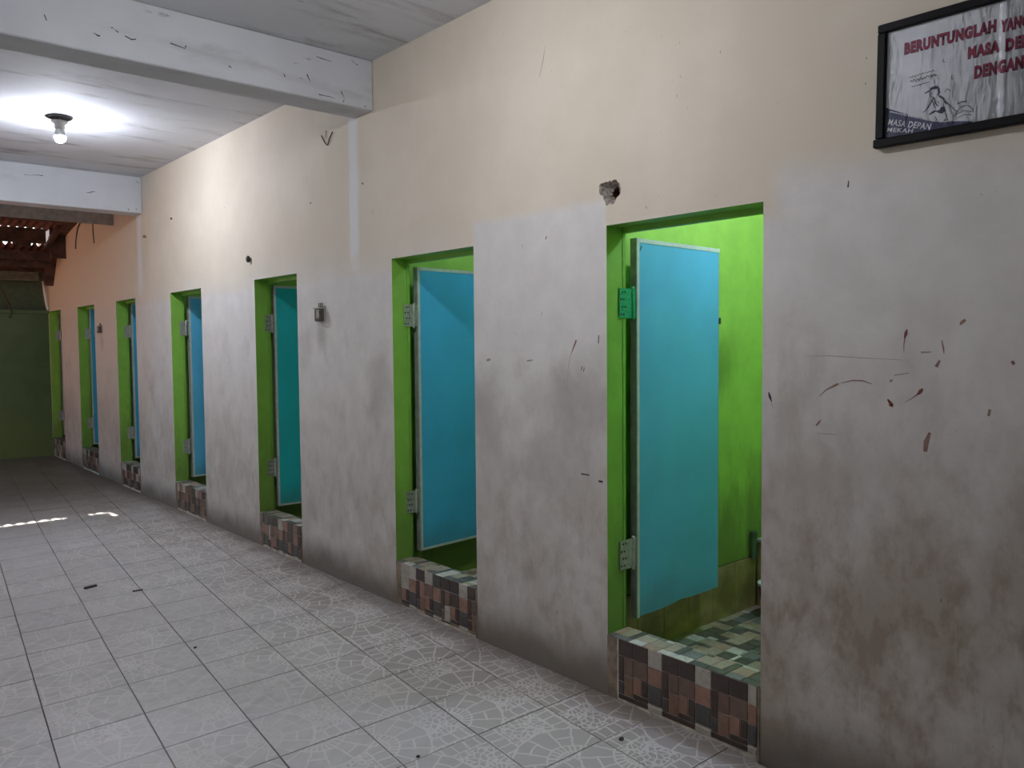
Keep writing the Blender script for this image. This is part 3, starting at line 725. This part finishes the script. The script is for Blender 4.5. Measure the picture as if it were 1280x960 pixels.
m1 = MB(); m1.obox((-.23, 11.5, 2.72), (.055, 0, 0), (.10, -.28, .27), (0, .03, .04)); m1.build('brace', M['darkwood'], roof)
# wads of debris in the gap; unseen left ones added to cut sun spots
for xx, w in ((-.475, .10), (-1.55, .45), (-2.4, .4)):
    MB().box((xx-w, 11.478, 2.745), (xx+w, 11.51, 2.80)).build('gap_filler', M['darkwood'], roof, bevel=.008)
# gable side closing the roof over the wall top
b = MB().box((-.0005, 8.65, 3.32), (.1, 13, 3.6)); struct(b.build('wall_upper', M['wall']), 'strip of wall above the stalls under the roof', 'wall')

# made-up yard outside the open left side, added to bounce warm sunlight in
g = MB().poly([(-14, 5, -.12), (-3.31, 5, -.12), (-3.31, 20, -.12), (-14, 20, -.12)]); struct(g.build('ground', M['soil']), 'sunlit terracotta yard beyond the open side of the passage', 'ground')
b = MB().box((-14, 4.8, -.12), (-3.42, 5, 3.2)); struct(b.build('wall_yard', M['soil']), 'terracotta yard wall', 'wall')

# ------------------------------------------------------------------ small fittings on the wall
def junction_box(y, z, k, label):
    r = empty('wall_socket', (-.0005, y, z)); tag(r, label, 'wall socket')
    MB().box((-.008, -.042*k, -.05*k), (0, .042*k, .045*k)).build('back_plate', M['fit_grey'], r, bevel=.002)
    MB().box((-.040, -.034*k, -.048*k), (-.008, .034*k, .030*k)).build('body', M['fit_dark'], r, bevel=.005)
    MB().box((-.046, -.036*k, -.030*k), (-.040, -.002, .022*k)).build('face_plate', M['fit_grey'], r, bevel=.002)
    MB().box((-.044, -.030*k, .030*k), (-.006, .046*k, .038*k)).build('lid', M['fit_pale'], r, bevel=.002)
    for q in (-.02, .0, .02): MB().tube([(-.012, q*k, .038*k), (-.012, q*k*1.1, .065*k)], .0035*k, 6).build('stub', M['fit_dark'], r)
M['fit_grey'] = plain('weathered_grey_plastic', (.34, .33, .29), .7, var=.3, scale=90)
M['fit_dark'] = plain('grimy_plastic', (.10, .09, .075), .7, var=.3, scale=60)
M['fit_pale'] = plain('pale_plastic', (.55, .54, .48), .6)
junction_box(4.843, 1.710, 1.05, 'small grey electrical box on the wall between the second and third doorways')
junction_box(9.985, 1.712, .95, 'small brown electrical box on the peach wall between the fifth and sixth doorways')
def wirething(pts, r, label, name='wire'):
    o = MB().tube(pts, r, 6).build(name, M['wire'], origin=pts[0], smooth=True); o.location = pts[0]; return tag(o, label, 'wire')
vw = empty('wire_hook', (-.002, 4.72, 2.79)); tag(vw, 'bent dark wire in a V shape below the nearer beam', 'wire')
MB().tube([(0, .085, .055), (-.006, .03, .0), (-.007, .005, -.018)], .004, 5).build('strand', M['wire'], vw)
MB().tube([(-.003, .0, -.02), (-.008, -.03, .01), (-.004, -.065, .05)], .004, 5).build('strand', M['wire'], vw)
MB().tube([(-.003, .02, .075), (-.006, .02, .03)], .0025, 5).build('strand', M['wire'], vw)
nl = MB().lathe([(.005, 0), (.015, .008), (.017, .02), (.010, .03)], (0, 0, 0), 10)
nl.v = [(-z, x*1.0, y*1.6) for x, y, z in nl.v]; o = nl.build('wall_plug', M['wire'], smooth=True); o.location = (-.0005, 5.945, 2.153); tag(o, 'dark plug stuck in the wall above the third doorway', 'plug')  # raised dark shape put in for a nail hole
# wires hanging past the fascia board
wirething([(-.30, 9.45, 2.83), (-.335, 9.46, 2.74), (-.355, 9.46, 2.62), (-.36, 9.46, 2.53)], .007, 'longer curved dark wire hanging in front of the peach wall')
wirething([(-.19, 9.45, 2.83), (-.187, 9.46, 2.72), (-.18, 9.46, 2.60)], .006, 'shorter straight dark wire hanging in front of the peach wall')
wirething([(-.56, 11.42, 2.80), (-.52, 11.40, 2.68), (-.49, 11.40, 2.56)], .011, 'pale stick of wire hanging below the roof gap', 'wire')
wirething([(-.66, 12.3, 2.45), (-.53, 12.4, 2.20), (-.44, 12.46, 1.98), (-.47, 12.45, 1.90)], .012, 'dark cable dangling in front of the green end wall', 'cable')

# litter on the floor
def crumb(x, y, sx, sy, rz, label):
    mb = MB().box((-sx, -sy, 0), (sx, sy, min(sx, sy)*1.2)); o = mb.build('debris', M['wire'], bevel=min(sx, sy)*.4)
    o.location = (x, y, zf(y)); o.rotation_euler = (0.0, 0, rz); return tag(o, label, 'litter')
crumb(-1.26, 5.56, .040, .011, .25, 'dark stick lying alone on the pale tiles mid passage')
crumb(-.26, 2.05, .010, .008, .4, 'black crumb on the tiles in front of the nearest doorway')
crumb(-.92, 2.46, .007, .006, 0, 'small dark crumb near the bottom edge, left of the black one')
crumb(-1.14, 4.1, .008, .006, .8, 'dark fleck mid floor, nearer than the stick')
crumb(-1.06, 5.29, .03, .006, -.1, 'thin dark sliver across a tile joint, right of the stick')

# ------------------------------------------------------------------ framed poster
PY, PZ, PW, PH = 1.203, 2.101, .80, .374
ps = empty('framed_poster', (0, PY, PZ)); tag(ps, 'black framed poster with dark red capitals, high on the wall', 'poster')
ps.matrix_world = Matrix(((0, 0, -1, -.004), (-1, 0, 0, PY), (0, 1, 0, PZ), (0, 0, 0, 1))) @ Matrix.Rotation(math.radians(-.8), 4, 'Z')
FW = .026
def PB(a, b_, name, mat, par=ps, bevel=0): return MB().box(a, b_).build(name, mat, par, bevel=bevel)
M['frame'] = plain('black_frame_wood', (.006, .006, .007), .5); M['frame'].node_tree.nodes['Principled BSDF'].inputs['Specular IOR Level'].default_value = .15
PB((0, FW, 0), (FW, PH-FW, .026), 'frame_rail', M['frame'], bevel=.003); PB((PW-FW, FW, 0), (PW, PH-FW, .026), 'frame_rail', M['frame'], bevel=.003)
PB((-.006, 0, 0), (PW+.004, FW, .027), 'frame_rail', M['frame'], bevel=.003); PB((0, PH-FW, 0), (PW, PH, .026), 'frame_rail', M['frame'], bevel=.003)
def print_mat():
    m = Mat('poster_print', .5, spec=.5); v = m.vec(); n = m.noise(v, 14, 5, .6, .6); f = m.noise(v, 45, 4)
    m.col(m.mix(n.st(.3, .75), (.68, .71, .76), (.80, .82, .86))); return m.mat
M['print'] = print_mat()
pr = PB((FW-.002, FW-.002, .001), (PW-FW+.002, PH-FW+.002, .012), 'print', M['print'])
M['ink_red'] = plain('dark_red_ink', (.30, .015, .07), .5, var=.25, scale=90); M['ink_navy'] = plain('navy_ink', (.05, .06, .15), .5, var=.3, scale=40)
M['ink_white'] = plain('white_ink', (.75, .77, .82), .5); M['ink_dark'] = plain('dark_line_ink', (.045, .055, .095), .5)
M['ink_outline'] = plain('dark_outline_ink', (.07, .012, .03), .5)
def word(txt, u0, u1, v0, v1, mat, z=.0128, bold=.035, rot=0.0, name='lettering', shear=0.0):
    cu = bpy.data.curves.new('lettering_curve', 'FONT'); cu.body = txt; cu.offset = bold; cu.resolution_u = 3; cu.fill_mode = 'FRONT'; cu.space_character = 1.08 + bold
    tmp = bpy.data.objects.new('lettering_curve', cu); C.objects.link(tmp)
    me = bpy.data.meshes.new_from_object(tmp); bpy.data.objects.remove(tmp); bpy.data.curves.remove(cu)
    xs_ = [v.co.x for v in me.vertices]; ys_ = [v.co.y for v in me.vertices]; a, b2, c, d = min(xs_), max(xs_), min(ys_), max(ys_)
    for v in me.vertices:
        q = Vector(((v.co.x-a)/(b2-a)*(u1-u0), (v.co.y-c)/(d-c)*(v1-v0))); q.x += q.y*shear
        v.co = (u0 + q.x*math.cos(rot) - q.y*math.sin(rot), v0 + q.x*math.sin(rot) + q.y*math.cos(rot), z)
    me.materials.clear(); me.materials.append(mat); return link(name, me, pr)
def U(y): return PY - y
def V(z): return z - PZ
def words_out(txt, ya, yb, za, zb, rot=0.0):
    word(txt, U(ya), U(yb), V(za), V(zb), M['ink_outline'], z=.0126, bold=.075); word(txt, U(ya)+.001, U(yb)-.001, V(za)+.002, V(zb)-.001, M['ink_red'], z=.0130, bold=.04)
words_out('BERUNTUNGLAH', 1.125, .871, 2.368, 2.405); words_out('YANG', .862, .790, 2.362, 2.398)
words_out('MASA', .944, .860, 2.310, 2.346); words_out('DEPAN', .846, .745, 2.307, 2.343); words_out('DENGAN', .925, .799, 2.250, 2.288)
# navy ribbon along the foot of the print with white lettering
rb = MB().poly([(U(p[0]), V(p[1]), .0123) for p in ((1.176, 2.1285), (.93, 2.1285), (.925, 2.133), (.98, 2.143), (1.024, 2.148), (1.09, 2.178), (1.176, 2.222))])
rb.build('navy_ribbon', M['ink_navy'], pr)
word('MASA DEPAN', U(1.170), U(1.038), V(2.168), V(2.187), M['ink_white'], rot=math.radians(-17), bold=.02)
word('MEKAH', U(1.172), U(1.092), V(2.148), V(2.161), M['ink_white'], rot=math.radians(-13), bold=.02)
sc = MB(); rs = random.Random(5); x = 1.163; zz = 2.2075
while x > 1.045:        # small illegible line above
    l = rs.uniform(.003, .007); sc.ribbon([(U(x), V(zz)), (U(x-l), V(zz-l*.40))], .0035, .0128); x -= l+.002; zz -= (l+.002)*.42
sc.build('small_print', M['ink_white'], pr)
def stroke(pts, w=.003): 
    return MB().ribbon([(U(p[0]), V(p[1])) for p in pts], w, .0127).build('drawn_line', M['ink_dark'], pr)
# line drawing of a crouching figure in a cap beside a round object
def disc(cy, cz, ry, rz, t0=0, t1=360, w=.003): return stroke([(cy+ry*math.cos(math.radians(t)), cz+rz*math.sin(math.radians(t))) for t in range(t0, t1+1, 20)], w)
MB().poly([(U(1.034+.014*math.cos(t*.35)), V(2.247+.009*math.sin(t*.35)), .0127) for t in range(0, 10)][::-1]).build('drawn_cap', M['ink_dark'], pr)
stroke([(1.046, 2.246), (1.056, 2.242), (1.062, 2.241)], [.005, .004, .002]); stroke([(1.022, 2.247), (1.020, 2.233), (1.024, 2.226)], [.006, .007, .004])
stroke([(1.047, 2.243), (1.046, 2.232), (1.041, 2.226), (1.034, 2.224)], .002); stroke([(1.042, 2.237), (1.040, 2.235)], .002)
stroke([(1.034, 2.224), (1.040, 2.215), (1.046, 2.203), (1.056, 2.190), (1.065, 2.185)], [.003, .004, .004, .003, .002])
stroke([(1.034, 2.222), (1.030, 2.207), (1.024, 2.196)], [.002, .004, .003]); stroke([(1.020, 2.225), (1.008, 2.215), (1.002, 2.203), (.998, 2.195)], [.005, .006, .005, .003])
MB().poly([(U(a), V(b_), .0127) for a, b_ in ((1.030, 2.183), (1.022, 2.176), (1.010, 2.171), (1.000, 2.176), (1.003, 2.188), (1.012, 2.192), (1.018, 2.183))]).build('drawn_shorts', M['ink_dark'], pr)
stroke([(1.038, 2.214), (1.033, 2.200), (1.027, 2.188)], [.002, .003, .002]); stroke([(1.004, 2.207), (1.008, 2.196), (1.004, 2.188)], [.002, .002, .002]); stroke([(1.026, 2.212), (1.020, 2.204), (1.021, 2.194)], .0015); stroke([(1.047, 2.175), (1.036, 2.180), (1.028, 2.183)], [.003, .007, .006]); stroke([(.999, 2.203), (.988, 2.190), (.972, 2.172), (.966, 2.168)], [.003, .002, .002, .001])
stroke([(1.029, 2.166), (1.024, 2.156), (1.030, 2.149), (1.018, 2.148)], [.002, .003, .004, .005]); stroke([(1.000, 2.170), (.996, 2.158), (1.004, 2.149), (.992, 2.151)], [.002, .003, .004, .004])
disc(.948, 2.157, .024, .024, 0, 180, .002); stroke([(.968, 2.190), (.955, 2.194), (.942, 2.192)], .003); stroke([(.970, 2.160), (.950, 2.168), (.928, 2.160)], .0015); stroke([(.966, 2.150), (.948, 2.156), (.926, 2.150)], .0015); stroke([(1.005, 2.232), (.997, 2.240), (.992, 2.235)], .002)
# scribbled hand lettering
for (ya, yb, z_, hgt, w) in ((1.108, 1.035, 2.298, .004, .0025), (1.105, 1.030, 2.285, .007, .003), (1.10, 1.048, 2.268, .001, .0025)):
    n = 26; stroke([(ya+(yb-ya)*k/n, z_ + .004*k/n + hgt*math.sin(k*1.9)*rs.uniform(.3, 1)) for k in range(n+1)], w*.7)
for p in ((.985, 2.276), (1.01, 2.330)): stroke([(p[0], p[1]), (p[0]+.002, p[1]-.010), (p[0]-.004, p[1]-.011)], .002)
# clear wrinkled film over the print, folded at one place
def film_mat():
    m = bpy.data.materials.new('clear_film'); m.use_nodes = True; nt = m.node_tree
    tr = nt.nodes.new('ShaderNodeBsdfTransparent'); gl = nt.nodes.new('ShaderNodeBsdfGlossy'); gl.inputs['Roughness'].default_value = .22; mx = nt.nodes.new('ShaderNodeMixShader')
    lw = nt.nodes.new('ShaderNodeLayerWeight'); lw.inputs[0].default_value = .21; tc = nt.nodes.new('ShaderNodeTexCoord'); mp = nt.nodes.new('ShaderNodeMapping'); mp.inputs['Scale'].default_value = (2.6, 1, 1)
    no = nt.nodes.new('ShaderNodeTexNoise'); no.inputs['Scale'].default_value = 14; no.inputs['Detail'].default_value = 3; no.inputs['Distortion'].default_value = .8
    bp = nt.nodes.new('ShaderNodeBump'); bp.inputs['Strength'].default_value = .13; bp.inputs['Distance'].default_value = .02
    nt.links.new(tc.outputs['Object'], mp.inputs[0]); nt.links.new(mp.outputs[0], no.inputs['Vector']); nt.links.new(no.outputs['Fac'], bp.inputs['Height'])
    nt.links.new(bp.outputs[0], gl.inputs['Normal']); nt.links.new(bp.outputs[0], lw.inputs['Normal'])
    nt.links.new(lw.outputs['Fresnel'], mx.inputs[0]); nt.links.new(tr.outputs[0], mx.inputs[1]); nt.links.new(gl.outputs[0], mx.inputs[2]); nt.links.new(mx.outputs[0], nt.nodes['Material Output'].inputs[0]); return m
M['film'] = film_mat()
fm = MB(); fx = U(.852); rf = random.Random(3)
cols = [FW] + [FW+.004*k for k in range(1, 10)] + [.08, .14, .2, .28, fx-.012, fx-.003, fx, fx+.010, .42, .55, .68, PW-FW]
rows = [FW + (PH-2*FW)*k/22 for k in range(23)]
def fz(i, j):
    u = cols[i]
    if 0 < i < 10: return .0150 + rf.uniform(0, .0022)*(1-(u-FW)/.05)
    if abs(u-fx) < .004: return .0178 + rf.uniform(-.0012, .0008)
    return .0148
Z = [[fz(i, j) for j in range(23)] for i in range(len(cols))]
for i in range(len(cols)-1):
    for j in range(22): fm.poly([(cols[i], rows[j], Z[i][j]), (cols[i+1], rows[j], Z[i+1][j]), (cols[i+1], rows[j+1], Z[i+1][j+1]), (cols[i], rows[j+1], Z[i][j+1])])
fm.build('clear_film', M['film'], ps)
